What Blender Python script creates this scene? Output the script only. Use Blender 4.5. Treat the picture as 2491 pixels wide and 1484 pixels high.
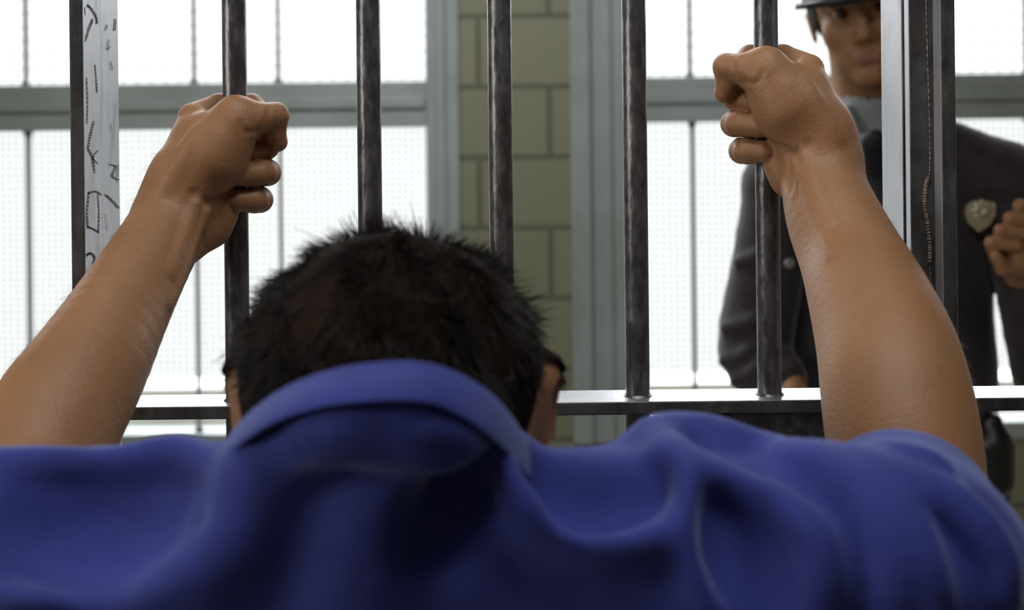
import bpy, bmesh, math, random
import numpy as np
from mathutils import Vector, Matrix

for o in list(bpy.data.objects):
    bpy.data.objects.remove(o)
SC = bpy.context.scene
COL = SC.collection
random.seed(7)
RNG = np.random.default_rng(7)

# ------------------------------------------------------------------ camera
F = 3460.0                      # focal length in pixels of the 2491 x 1484 frame
CX, CY = 1245.5, 220.0          # principal point (the lens is shifted, so verticals stay parallel)
ROLL = 0.0108
CAM = np.array([0.0, 0.0, 1.55])
RV = np.array([math.cos(ROLL), 0, -math.sin(ROLL)])
UV = np.array([math.sin(ROLL), 0, math.cos(ROLL)])
FV = np.array([0, 1.0, 0])

def P(px, py, d):
    """world point seen at pixel (px, py) at a distance of d millimetres along the view axis"""
    d = d / 1000.0
    return CAM + FV * d + RV * (px - CX) / F * d + UV * (CY - py) / F * d

cam_d = bpy.data.cameras.new('camera')
cam = bpy.data.objects.new('camera', cam_d)
COL.objects.link(cam)
cam_d.sensor_fit = 'HORIZONTAL'
cam_d.sensor_width = 36.0
cam_d.lens = F / 2491.0 * 36.0
cam_d.shift_y = (CY - 742.0) / 2491.0
cam_d.clip_start = 0.02
cam_d.clip_end = 200
cam.matrix_world = Matrix(((RV[0], UV[0], -FV[0], CAM[0]), (RV[1], UV[1], -FV[1], CAM[1]),
                           (RV[2], UV[2], -FV[2], CAM[2]), (0, 0, 0, 1)))
cam_d.dof.use_dof = True
cam_d.dof.focus_distance = 1.09
cam_d.dof.aperture_fstop = 6.4
cam_d.dof.aperture_blades = 6
SC.camera = cam

# ------------------------------------------------------------------ exposure, sky, lamps
SC.view_settings.view_transform = 'Standard'
SC.view_settings.look = 'None'
SC.view_settings.gamma = 1.0
SC.view_settings.exposure = 0.0
SC.view_settings.use_curve_mapping = False

world = bpy.data.worlds.new('overcast_sky')
SC.world = world
world.use_nodes = True
nt = world.node_tree
nt.nodes.clear()
wo = nt.nodes.new('ShaderNodeOutputWorld')
bg = nt.nodes.new('ShaderNodeBackground')
tc = nt.nodes.new('ShaderNodeTexCoord')
sx = nt.nodes.new('ShaderNodeSeparateXYZ')
rp = nt.nodes.new('ShaderNodeValToRGB')
mr = nt.nodes.new('ShaderNodeMapRange')
mr.inputs['From Min'].default_value = -0.5
mr.inputs['From Max'].default_value = 0.5
nt.links.new(tc.outputs['Generated'], sx.inputs[0])
nt.links.new(sx.outputs['Z'], mr.inputs['Value'])
nt.links.new(mr.outputs[0], rp.inputs[0])
SKY = 10.0
el = rp.color_ramp.elements
el[0].position = 0.0
el[0].color = (0.05, 0.052, 0.05, 1)
el[1].position = 1.0
el[1].color = (0.92, 0.97, 1.0, 1)
for pos, c in ((0.26, (0.065, 0.066, 0.064)), (0.30, (0.114, 0.117, 0.116)), (0.47, (0.117, 0.121, 0.120)), (0.60, (0.15, 0.153, 0.15)), (0.72, (0.86, 0.92, 0.95))):
    e = el.new(pos)
    e.color = c + (1,)
nt.links.new(rp.outputs[0], bg.inputs['Color'])
bg.inputs['Strength'].default_value = SKY
nt.links.new(bg.outputs[0], wo.inputs[0])

def area(name, loc, target, sx_, sy_, power, color):
    l = bpy.data.lights.new(name, 'AREA')
    l.shape = 'RECTANGLE'
    l.size, l.size_y = sx_, sy_
    l.energy = power
    l.color = color
    o = bpy.data.objects.new(name, l)
    COL.objects.link(o)
    o.location = loc
    d = Vector(target) - Vector(loc)
    o.rotation_euler = d.to_track_quat('-Z', 'Y').to_euler()
    return o
CEIL = 2.75
area('cell_lamp', (-2.48, -0.2, 2.12), (0, -0.2, 1.75), 0.95, 1.3, 26, (1.0, 0.95, 0.88))
area('gate_lamp', (0.1, 0.58, CEIL - 0.09), (0.1, 0.58, 0), 1.2, 0.28, 9, (0.93, 0.96, 1.0))
area('added_rim_light', (-0.3, 2.9, CEIL - 0.09), (-0.3, 2.9, 0), 1.2, 0.28, 28, (0.95, 0.97, 1.0))  # unseen light added for bright rims and tops

# ------------------------------------------------------------------ materials
def mat(name, c1, c2=None, scale=8.0, rough=0.6, metal=0.0, bump=0.0, bscale=40.0, stretch=(1, 1, 1), rough2=None,
        detail=4.0, ramp=(0.4, 0.6), sss=0.0, sheen=0.0, spec=0.5, coat=0.0):
    m = bpy.data.materials.new(name)
    m.use_nodes = True
    t = m.node_tree
    b = t.nodes['Principled BSDF']
    b.inputs['Roughness'].default_value = rough
    b.inputs['Metallic'].default_value = metal
    b.inputs['Specular IOR Level'].default_value = spec
    b.inputs['Coat Weight'].default_value = coat
    b.inputs['Coat Roughness'].default_value = 0.15
    if sss:
        b.inputs['Subsurface Weight'].default_value = sss
        b.inputs['Subsurface Radius'].default_value = (1.0, 0.35, 0.18)
        b.inputs['Subsurface Scale'].default_value = 0.008
    if sheen:
        b.inputs['Sheen Weight'].default_value = sheen
        b.inputs['Sheen Roughness'].default_value = 0.4
        b.inputs['Sheen Tint'].default_value = (0.6, 0.72, 1.0, 1) if 'blue' in name else (1, 0.95, 0.95, 1)
    co = t.nodes.new('ShaderNodeTexCoord')
    mp = t.nodes.new('ShaderNodeMapping')
    mp.inputs['Scale'].default_value = stretch
    t.links.new(co.outputs['Object'], mp.inputs[0])
    n = t.nodes.new('ShaderNodeTexNoise')
    n.inputs['Scale'].default_value = scale
    n.inputs['Detail'].default_value = detail
    n.inputs['Roughness'].default_value = 0.62
    t.links.new(mp.outputs[0], n.inputs['Vector'])
    r = t.nodes.new('ShaderNodeValToRGB')
    r.color_ramp.elements[0].position, r.color_ramp.elements[1].position = ramp
    r.color_ramp.elements[0].color = tuple(c1) + (1,)
    r.color_ramp.elements[1].color = tuple(c2 or c1) + (1,)
    t.links.new(n.outputs['Fac'], r.inputs[0])
    t.links.new(r.outputs[0], b.inputs['Base Color'])
    if rough2 is not None:
        q = t.nodes.new('ShaderNodeMapRange')
        q.inputs['From Min'].default_value, q.inputs['From Max'].default_value = ramp
        q.inputs['To Min'].default_value, q.inputs['To Max'].default_value = rough, rough2
        t.links.new(n.outputs['Fac'], q.inputs['Value'])
        t.links.new(q.outputs[0], b.inputs['Roughness'])
    if bump:
        n2 = t.nodes.new('ShaderNodeTexNoise')
        n2.inputs['Scale'].default_value = bscale
        n2.inputs['Detail'].default_value = 5
        t.links.new(mp.outputs[0], n2.inputs['Vector'])
        bp = t.nodes.new('ShaderNodeBump')
        bp.inputs['Strength'].default_value = bump
        bp.inputs['Distance'].default_value = 0.002
        t.links.new(n2.outputs['Fac'], bp.inputs['Height'])
        t.links.new(bp.outputs[0], b.inputs['Normal'])
    return m

def brick_mat(name, c1, c2, mortar, zoff, xoff):
    m = bpy.data.materials.new(name)
    m.use_nodes = True
    t = m.node_tree
    b = t.nodes['Principled BSDF']
    b.inputs['Roughness'].default_value = 0.55
    co = t.nodes.new('ShaderNodeTexCoord')
    sp = t.nodes.new('ShaderNodeSeparateXYZ')
    t.links.new(co.outputs['Object'], sp.inputs[0])
    ad = t.nodes.new('ShaderNodeMath'); ad.operation = 'ADD'
    t.links.new(sp.outputs['X'], ad.inputs[0]); t.links.new(sp.outputs['Y'], ad.inputs[1])
    cb = t.nodes.new('ShaderNodeCombineXYZ')
    ox = t.nodes.new('ShaderNodeMath'); ox.operation = 'ADD'; ox.inputs[1].default_value = xoff
    oz = t.nodes.new('ShaderNodeMath'); oz.operation = 'ADD'; oz.inputs[1].default_value = zoff
    t.links.new(ad.outputs[0], ox.inputs[0]); t.links.new(sp.outputs['Z'], oz.inputs[0])
    t.links.new(ox.outputs[0], cb.inputs[0]); t.links.new(oz.outputs[0], cb.inputs[1])
    br = t.nodes.new('ShaderNodeTexBrick')
    br.inputs['Scale'].default_value = 1.0
    br.inputs['Brick Width'].default_value = 0.4
    br.inputs['Row Height'].default_value = 0.2
    br.inputs['Mortar Size'].default_value = 0.008
    br.inputs['Mortar Smooth'].default_value = 0.3
    br.inputs['Color1'].default_value = tuple(c1) + (1,)
    br.inputs['Color2'].default_value = tuple(c2) + (1,)
    br.inputs['Mortar'].default_value = tuple(mortar) + (1,)
    t.links.new(cb.outputs[0], br.inputs['Vector'])
    t.links.new(br.outputs['Color'], b.inputs['Base Color'])
    iv = t.nodes.new('ShaderNodeMath'); iv.operation = 'SUBTRACT'; iv.inputs[0].default_value = 1.0
    t.links.new(br.outputs['Fac'], iv.inputs[1])
    bp = t.nodes.new('ShaderNodeBump')
    bp.inputs['Strength'].default_value = 0.7
    bp.inputs['Distance'].default_value = 0.008
    t.links.new(iv.outputs[0], bp.inputs['Height'])
    t.links.new(bp.outputs[0], b.inputs['Normal'])
    return m

M = {}
M['skin'] = mat('skin', (0.285, 0.142, 0.064), (0.335, 0.172, 0.086), 14, 0.5, 0, 0.25, 420, sss=0.25, ramp=(0.3, 0.7), spec=0.4)
M['lips'] = mat('lips', (0.25, 0.095, 0.062), (0.27, 0.105, 0.07), 30, 0.45)
M['iris'] = mat('dark_eye', (0.02, 0.013, 0.01), None, 10, 0.2)
M['nail'] = mat('finger_nail', (0.52, 0.33, 0.25), None, 10, 0.3)
M['hair'] = mat('dark_hair', (0.012, 0.009, 0.008), (0.03, 0.022, 0.018), 30, 0.5, spec=0.25)
M['scalp'] = mat('dark_scalp', (0.010, 0.007, 0.006), (0.022, 0.012, 0.009), 60, 0.9, spec=0.05)
M['armhair'] = mat('fine_hair', (0.25, 0.16, 0.09), None, 30, 0.4)
M['shirt'] = mat('blue_cotton', (0.024, 0.033, 0.195), (0.030, 0.040, 0.23), 30, 0.75, 0, 0.25, 900, sheen=0.4, spec=0.2)
M['bar'] = mat('worn_dark_steel', (0.075, 0.073, 0.079), (0.19, 0.187, 0.195), 130, 0.28, 0.6, 0.35, 160, (1, 1, 0.4), 0.42, 9, (0.42, 0.72))
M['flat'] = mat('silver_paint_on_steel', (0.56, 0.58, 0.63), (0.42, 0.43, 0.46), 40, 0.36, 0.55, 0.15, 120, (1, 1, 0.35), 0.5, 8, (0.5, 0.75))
M['edge'] = mat('shaded_steel_face', (0.045, 0.043, 0.045), (0.10, 0.10, 0.10), 50, 0.5, 0.4, 0.6, 120, (1, 1, 0.5), 0.7, 8, (0.4, 0.7))  # shade put into the colour of steel faces turned to the camera
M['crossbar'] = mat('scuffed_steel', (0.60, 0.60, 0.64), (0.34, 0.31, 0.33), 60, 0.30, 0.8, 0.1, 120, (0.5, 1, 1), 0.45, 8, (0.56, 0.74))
M['plate'] = mat('rough_dark_plate', (0.028, 0.027, 0.03), (0.085, 0.083, 0.088), 110, 0.5, 0.3, 1.0, 140, (1, 1, 1), 0.75, 8, (0.4, 0.7))
M['seam'] = mat('rusty_weld', (0.16, 0.10, 0.065), (0.28, 0.22, 0.18), 90, 0.6, 0.2)
M['scratch'] = mat('scratched_bare_metal', (0.22, 0.22, 0.23), (0.38, 0.38, 0.40), 120, 0.6, 0.2)
M['frame'] = mat('grey_green_window_paint', (0.215, 0.242, 0.228), (0.265, 0.295, 0.285), 3.0, 0.5, 0, 0.1, 30)
M['wire'] = mat('galvanised_wire', (0.25, 0.26, 0.26), None, 10, 0.5, 0.3)
M['mullion'] = mat('grey_mullion_paint', (0.13, 0.14, 0.135), None, 10, 0.5)
M['wall'] = brick_mat('painted_block_wall', (0.155, 0.157, 0.098), (0.168, 0.17, 0.106), (0.09, 0.09, 0.06), 0.241, 0.071)
M['cellwall'] = mat('cell_wall_paint', (0.24, 0.185, 0.11), (0.27, 0.21, 0.125), 3, 0.6, 0, 0.2, 30)
M['ceiling'] = mat('ceiling_paint', (0.36, 0.35, 0.32), None, 3, 0.7)
M['floor'] = mat('concrete_floor', (0.16, 0.16, 0.15), (0.22, 0.22, 0.2), 4, 0.5, 0, 0.2, 40)
M['lampbody'] = mat('lamp_housing', (0.6, 0.6, 0.6), None, 3, 0.5)
M['parapet'] = mat('pale_concrete', (0.50, 0.49, 0.46), (0.58, 0.57, 0.53), 3, 0.7, 0, 0.2, 30)
M['jacket'] = mat('dark_wool', (0.030, 0.026, 0.027), (0.040, 0.035, 0.036), 40, 0.8, 0, 0.3, 500, sheen=0.35, spec=0.2)
M['trouser'] = mat('charcoal_trousers', (0.03, 0.03, 0.034), (0.04, 0.04, 0.045), 40, 0.8)
M['oshirt'] = mat('pale_grey_shirt', (0.22, 0.24, 0.25), None, 40, 0.7)
M['tie'] = mat('black_tie', (0.006, 0.007, 0.012), None, 40, 0.6)
M['cap'] = mat('navy_cap', (0.008, 0.010, 0.020), None, 40, 0.6)
M['silver'] = mat('silver_trim', (0.42, 0.44, 0.48), None, 40, 0.35, 0.7)
M['badge'] = mat('brass_and_silver_badge', (0.62, 0.60, 0.44), (0.60, 0.50, 0.30), 60, 0.35, 0.6, ramp=(0.45, 0.6))
M['leather'] = mat('black_leather', (0.008, 0.008, 0.009), None, 40, 0.4)
M['jeans'] = mat('blue_work_trousers', (0.03, 0.04, 0.12), (0.04, 0.05, 0.14), 40, 0.8)
M['glow'] = bpy.data.materials.new('lamp_diffuser')
M['glow'].use_nodes = True
_b = M['glow'].node_tree.nodes['Principled BSDF']
_b.inputs['Emission Color'].default_value = (1, 0.97, 0.9, 1)
_b.inputs['Emission Strength'].default_value = 3.0

# ------------------------------------------------------------------ mesh helpers
def link(name, me, parent=None, m=None, smooth=False):
    o = bpy.data.objects.new(name, me)
    COL.objects.link(o)
    for x in (m if isinstance(m, (list, tuple)) else [m] if m else []):
        me.materials.append(x)
    if smooth:
        me.polygons.foreach_set('use_smooth', np.ones(len(me.polygons), dtype=bool))
    if parent is not None:
        o.parent = parent
        o.matrix_parent_inverse = Matrix.Translation(-Vector(parent.matrix_basis.translation)) if False else Matrix.Identity(4)
        pl = parent
        off = Vector((0, 0, 0))
        while pl is not None:
            off += pl.location
            pl = pl.parent
        o.location = -off
    return o

def np_mesh(name, v, f):
    me = bpy.data.meshes.new(name)
    v = np.asarray(v, dtype=np.float32)
    f = np.asarray(f, dtype=np.int32)
    k = f.shape[1]
    me.vertices.add(len(v))
    me.vertices.foreach_set('co', v.ravel())
    me.loops.add(f.size)
    me.loops.foreach_set('vertex_index', f.ravel())
    me.polygons.add(len(f))
    me.polygons.foreach_set('loop_start', np.arange(len(f), dtype=np.int32) * k)
    me.polygons.foreach_set('loop_total', np.full(len(f), k, dtype=np.int32))
    me.update(calc_edges=True)
    me.validate()
    return me

def empty(name, loc, label=None, cat=None, group=None, kind=None):
    o = bpy.data.objects.new(name, None)
    COL.objects.link(o)
    o.location = loc
    tag(o, label, cat, group, kind)
    return o

def tag(o, label=None, cat=None, group=None, kind=None):
    if label: o['label'] = label
    if cat: o['category'] = cat
    if group: o['group'] = group
    if kind: o['kind'] = kind
    return o

class MB:
    def __init__(s):
        s.bm = bmesh.new()
    def box(s, lo, hi, bev=0.0, mi=0):
        lo, hi = [min(a, b) for a, b in zip(lo, hi)], [max(a, b) for a, b in zip(lo, hi)]
        vs = [s.bm.verts.new((x, y, z)) for z in (lo[2], hi[2]) for y in (lo[1], hi[1]) for x in (lo[0], hi[0])]
        fs = [s.bm.faces.new([vs[i] for i in q]) for q in
              ((0, 2, 3, 1), (4, 5, 7, 6), (0, 1, 5, 4), (2, 6, 7, 3), (0, 4, 6, 2), (1, 3, 7, 5))]
        for f in fs: f.material_index = mi
        if bev:
            es = list({e for f in fs for e in f.edges})
            r = bmesh.ops.bevel(s.bm, geom=es, offset=bev, segments=2, profile=0.5, affect='EDGES')
            for f in r['faces']: f.material_index = mi
        return fs
    def tube(s, a, b, ra, rb=None, seg=24, mi=0, cap=True, smooth=True):
        rb = ra if rb is None else rb
        a, b = Vector(a), Vector(b)
        d = (b - a).normalized()
        u = d.orthogonal().normalized()
        w = d.cross(u)
        r1, r2 = [], []
        for i in range(seg):
            t = 2 * math.pi * i / seg
            n = u * math.cos(t) + w * math.sin(t)
            r1.append(s.bm.verts.new(a + n * ra)); r2.append(s.bm.verts.new(b + n * rb))
        for i in range(seg):
            f = s.bm.faces.new([r1[i], r1[(i + 1) % seg], r2[(i + 1) % seg], r2[i]])
            f.smooth = smooth; f.material_index = mi
        if cap:
            for q in (r1[::-1], r2):
                f = s.bm.faces.new(q); f.material_index = mi
    def poly(s, pts, ext, mi=0):
        """closed outline extruded by the vector ext"""
        a = [s.bm.verts.new(p) for p in pts]
        b = [s.bm.verts.new(Vector(p) + Vector(ext)) for p in pts]
        n = len(pts)
        fs = [s.bm.faces.new(a[::-1]), s.bm.faces.new(b)]
        for i in range(n):
            fs.append(s.bm.faces.new([a[i], a[(i + 1) % n], b[(i + 1) % n], b[i]]))
        for f in fs: f.material_index = mi
    def build(s, name, m, parent=None):
        bmesh.ops.recalc_face_normals(s.bm, faces=s.bm.faces[:])
        me = bpy.data.meshes.new(name)
        s.bm.to_mesh(me)
        s.bm.free()
        return link(name, me, parent, m)

def box(name, lo, hi, m, parent=None, bev=0.0, kind=None):
    b = MB(); b.box(lo, hi, bev)
    o = b.build(name, m, parent)
    if kind: o['kind'] = kind
    return o

# ------------------------------------------------------------------ smooth solids (distance fields meshed by surface nets)
def nrm(v):
    v = np.asarray(v, float)
    return v / np.linalg.norm(v)

class Cone:
    def __init__(s, a, b, ra, rb, flat=None):
        s.a, s.b = np.asarray(a, float), np.asarray(b, float)
        s.ra, s.rb = ra / 1000.0, rb / 1000.0
        s.flat = None if flat is None else (nrm(flat[0]), flat[1])
        s.c = (s.a + s.b) / 2
        s.R = np.linalg.norm(s.b - s.a) / 2 + max(s.ra, s.rb)
    def __call__(s, p):
        pa = p - s.a
        ba = s.b - s.a
        if s.flat:
            n, k = s.flat
            pa = pa + np.outer(pa @ n, n) * (1 / k - 1)
            ba = ba + n * (ba @ n) * (1 / k - 1)
        h = np.clip((pa @ ba) / max(ba @ ba, 1e-12), 0, 1)
        d = np.linalg.norm(pa - np.outer(h, ba), axis=1) - (s.ra + (s.rb - s.ra) * h)
        return d * (0.8 if s.flat else 1)

class Ell:
    def __init__(s, c, radii, axes=None):
        s.c = np.asarray(c, float)
        s.r = np.asarray(radii, float) / 1000.0
        s.A = np.eye(3) if axes is None else np.asarray(axes, float)
        s.R = s.r.max()
    def __call__(s, p):
        q = (p - s.c) @ s.A.T
        k0 = np.linalg.norm(q / s.r, axis=1)
        k1 = np.linalg.norm(q / s.r ** 2, axis=1) + 1e-9
        return k0 * (k0 - 1) / k1

def chain(pts, radii, flat=None):
    return [Cone(pts[i], pts[i + 1], radii[i], radii[i + 1], flat) for i in range(len(pts) - 1)]

def limb(pts, radii, n=4):
    """tapered limb through joints: Catmull-Rom centre line and radii, so that no bulges form at the joints"""
    q = smooth_line(np.hstack([np.array(pts), np.array(radii)[:, None]]), n)
    return chain(q[:, :3], q[:, 3])

def smin(a, b, k):
    if k <= 0: return np.minimum(a, b)
    h = np.maximum(k - np.abs(a - b), 0) / k
    return np.minimum(a, b) - h * h * k * 0.25

class Solid:
    def __init__(s):
        s.g = []
    def add(s, prims, k=8.0, ki=None, op='u'):
        prims = prims if isinstance(prims, list) else [prims]
        s.g.append((op, k / 1000.0, (k if ki is None else ki) / 1000.0, prims))
        return s
    def __call__(s, p, c=None, rad=0.0):
        d = np.full(len(p), 1e3)
        for op, k, ki, prims in s.g:
            e = None
            for q in prims:
                if c is not None and np.linalg.norm(q.c - c) - q.R * 1.05 > rad + 0.02 + max(k, ki):
                    continue
                v = q(p)
                e = v if e is None else smin(e, v, ki)
            if e is None: continue
            if op == 'u': d = smin(d, e, k)
            elif op == 's': d = -smin(-d, e, k)
        return d
    def bounds(s):
        lo = np.min([q.c - q.R for g in s.g if g[0] == 'u' for q in g[3]], axis=0)
        hi = np.max([q.c + q.R for g in s.g if g[0] == 'u' for q in g[3]], axis=0)
        return lo - 0.02, hi + 0.02

def surface(sol, h, lo=None, hi=None, post=None):
    h = h / 1000.0
    N = 14
    l, u = sol.bounds()
    lo = l if lo is None else np.asarray(lo); hi = u if hi is None else np.asarray(hi)
    nb = np.ceil((hi - lo) / (N * h)).astype(int)
    gx = np.stack(np.meshgrid(*[np.arange(n) for n in nb], indexing='ij'), -1).reshape(-1, 3)
    cen = lo + (gx + 0.5) * N * h
    rad = N * h * 0.87
    dc = np.concatenate([sol(cen[i:i + 40000]) for i in range(0, len(cen), 40000)])
    keep = gx[np.abs(dc) < rad * 1.35 + 0.004]
    S = nb * N + 2
    loc = np.stack(np.meshgrid(*[np.arange(N + 1)] * 3, indexing='ij'), -1).reshape(-1, 3)
    corners = np.array([[i, j, k] for i in (0, 1) for j in (0, 1) for k in (0, 1)])
    edges = [(a, b) for a in range(8) for b in range(a + 1, 8) if np.abs(corners[a] - corners[b]).sum() == 1]
    gid = lambda q: (q[:, 0] * S[1] + q[:, 1]) * S[2] + q[:, 2]
    IDS, POS, QUADS = [], [], []
    for b in keep:
        base = b * N
        c = lo + (base + N / 2) * h
        v = sol(lo + (base + loc) * h, c, rad).reshape(N + 1, N + 1, N + 1)
        s = v < 0
        if s.all() or not s.any(): continue
        cs = sum(s[i:N + i, j:N + j, k:N + k].astype(int) for i, j, k in corners)
        act = np.argwhere((cs > 0) & (cs < 8))
        if len(act) == 0: continue
        cv = np.stack([v[act[:, 0] + i, act[:, 1] + j, act[:, 2] + k] for i, j, k in corners], 1)
        acc = np.zeros((len(act), 3)); cnt = np.zeros(len(act))
        for a, e in edges:
            va, ve = cv[:, a], cv[:, e]
            m = (va < 0) != (ve < 0)
            t = np.where(m, va / np.where(m, va - ve, 1), 0)
            acc += m[:, None] * (corners[a] + t[:, None] * (corners[e] - corners[a]))
            cnt += m
        IDS.append(gid(act + base)); POS.append(lo + (act + base + acc / cnt[:, None]) * h)
        for ax in range(3):
            sl0 = [slice(0, N)] * 3; sl1 = [slice(0, N)] * 3
            sl1[ax] = slice(1, N + 1)
            s0, s1 = s[tuple(sl0)], s[tuple(sl1)]
            ed = np.argwhere(s0 != s1)
            if len(ed) == 0: continue
            flip = s0[ed[:, 0], ed[:, 1], ed[:, 2]]
            b1, b2 = (ax + 1) % 3, (ax + 2) % 3
            e1 = np.zeros(3, int); e1[b1] = 1
            e2 = np.zeros(3, int); e2[b2] = 1
            g = ed + base
            q = np.stack([gid(g - e1 - e2), gid(g - e2), gid(g), gid(g - e1)], 1)
            q[~flip] = q[~flip][:, ::-1]
            QUADS.append(q)
    ids = np.concatenate(IDS); pos = np.concatenate(POS); quads = np.concatenate(QUADS)
    o = np.argsort(ids); ids = ids[o]; pos = pos[o]
    ix = np.searchsorted(ids, quads).clip(0, len(ids) - 1)
    ok = (ids[ix] == quads).all(1)
    return pos, ix[ok]

def solid_obj(name, sol, h, m, parent=None, lo=None, hi=None, paint=None):
    v, f = surface(sol, h, lo, hi)
    me = np_mesh(name, v, f)
    o = link(name, me, parent, m, True)
    if paint is not None:
        mi = paint(v[f].mean(1))
        me.polygons.foreach_set('material_index', mi.astype(np.int32))
    return o

def trace(sol, pts):
    """first hit of the view ray through each pixel with a solid (nearest approach when it misses)"""
    dirs = np.array([nrm(P(x, y, 1000) - CAM) for x, y in pts])
    t = np.full(len(pts), 0.25)
    best = np.full(len(pts), 1e9); bt = t.copy()
    for _ in range(120):
        d = sol(CAM + dirs * t[:, None])
        u = d < best
        best[u] = d[u]; bt[u] = t[u]
        t = t + np.maximum(d, 0.0) * 0.8
        t = np.minimum(t, 4.0)
    return CAM + dirs * bt[:, None]

def grad(sol, p):
    e = 1e-3
    g = np.stack([sol(p + np.eye(3)[i] * e) - sol(p - np.eye(3)[i] * e) for i in range(3)], 1)
    return g / (np.linalg.norm(g, axis=1, keepdims=True) + 1e-9)

def smooth_line(pts, n=6):
    """Catmull-Rom through a polyline of pixels"""
    p = np.array(pts, float)
    q = np.vstack([2 * p[0] - p[1], p, 2 * p[-1] - p[-2]])
    out = []
    for i in range(1, len(q) - 2):
        for t in np.arange(n) / n:
            a, b, c, d = q[i - 1], q[i], q[i + 1], q[i + 2]
            out.append(0.5 * (2 * b + (c - a) * t + (2 * a - 5 * b + 4 * c - d) * t * t + (3 * b - a - 3 * c + d) * t ** 3))
    out.append(p[-1])
    return np.array(out)

def strands(roots, dirs, length, width, bend, nseg=4, curl=0.0, taper=0.25):
    """thin three-sided tubes; all arrays per strand; returns vertices, quads"""
    n = len(roots)
    pts = np.zeros((n, nseg + 1, 3))
    pts[:, 0] = roots
    d = dirs.copy()
    for i in range(nseg):
        d = d + bend / nseg + curl * RNG.normal(0, 1, (n, 3))
        d /= np.linalg.norm(d, axis=1, keepdims=True)
        pts[:, i + 1] = pts[:, i] + d * (length / nseg)[:, None]
    ax = dirs
    u = np.cross(ax, np.array([0.31, 0.52, 0.79]))
    u /= np.linalg.norm(u, axis=1, keepdims=True) + 1e-9
    w = np.cross(ax, u)
    V = np.zeros((n, nseg + 1, 3, 3))
    for i in range(nseg + 1):
        r = np.full(n, width) * (1 - (1 - taper) * (i / nseg) ** 1.5) / 2
        for k in range(3):
            a = 2 * math.pi * k / 3
            V[:, i, k] = pts[:, i] + (u * math.cos(a) + w * math.sin(a)) * r[:, None]
    idx = np.arange(n * (nseg + 1) * 3).reshape(n, nseg + 1, 3)
    Q = []
    for k in range(3):
        k2 = (k + 1) % 3
        Q.append(np.stack([idx[:, :-1, k], idx[:, :-1, k2], idx[:, 1:, k2], idx[:, 1:, k]], -1).reshape(-1, 4))
    return V.reshape(-1, 3), np.concatenate(Q)

# ------------------------------------------------------------------ the room
X0, X1, Y0, YW = -2.6, 2.6, -1.7, 4.023
TH = 0.22
box('floor', (X0 - 0.2, Y0 - 0.2, -0.1), (X1 + 0.2, YW + TH, 0), M['floor'], kind='structure')
box('ceiling', (X0 - 0.2, Y0 - 0.2, CEIL), (X1 + 0.2, YW + TH, CEIL + 0.1), M['ceiling'], kind='structure')
box('wall_left', (X0 - 0.2, Y0 - 0.2, 0), (X0, YW, CEIL), M['cellwall'], kind='structure')
box('wall_right', (X1, Y0 - 0.2, 0), (X1 + 0.2, YW, CEIL), M['cellwall'], kind='structure')
box('wall_back', (X0, Y0 - 0.2, 0), (X1, Y0, CEIL), M['cellwall'], kind='structure')

D = YW * 1000
def wx(px, py=600): return P(px, py, D)[0]
def wz(py, px=1245): return P(px, py, D)[2]
LX1 = wx(1117, 300)             # right end of the left window opening
RX0 = wx(1388, 300)             # left end of the right window opening
SILL = wz(1088, 435)
HEAD = 2.55
wb = MB()
wb.box((X0 - 0.2, YW, 0), (X1 + 0.2, YW + TH, SILL))
wb.box((X0 - 0.2, YW, HEAD), (X1 + 0.2, YW + TH, CEIL))
wb.box((LX1, YW, SILL), (RX0, YW + TH, HEAD))
wb.box((X0 - 0.2, YW, SILL), (X0 + 0.15, YW + TH, HEAD))
wb.box((X1 - 0.15, YW, SILL), (X1 + 0.2, YW + TH, HEAD))
wo_ = wb.build('wall_front', M['wall']); wo_['kind'] = 'structure'

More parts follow.
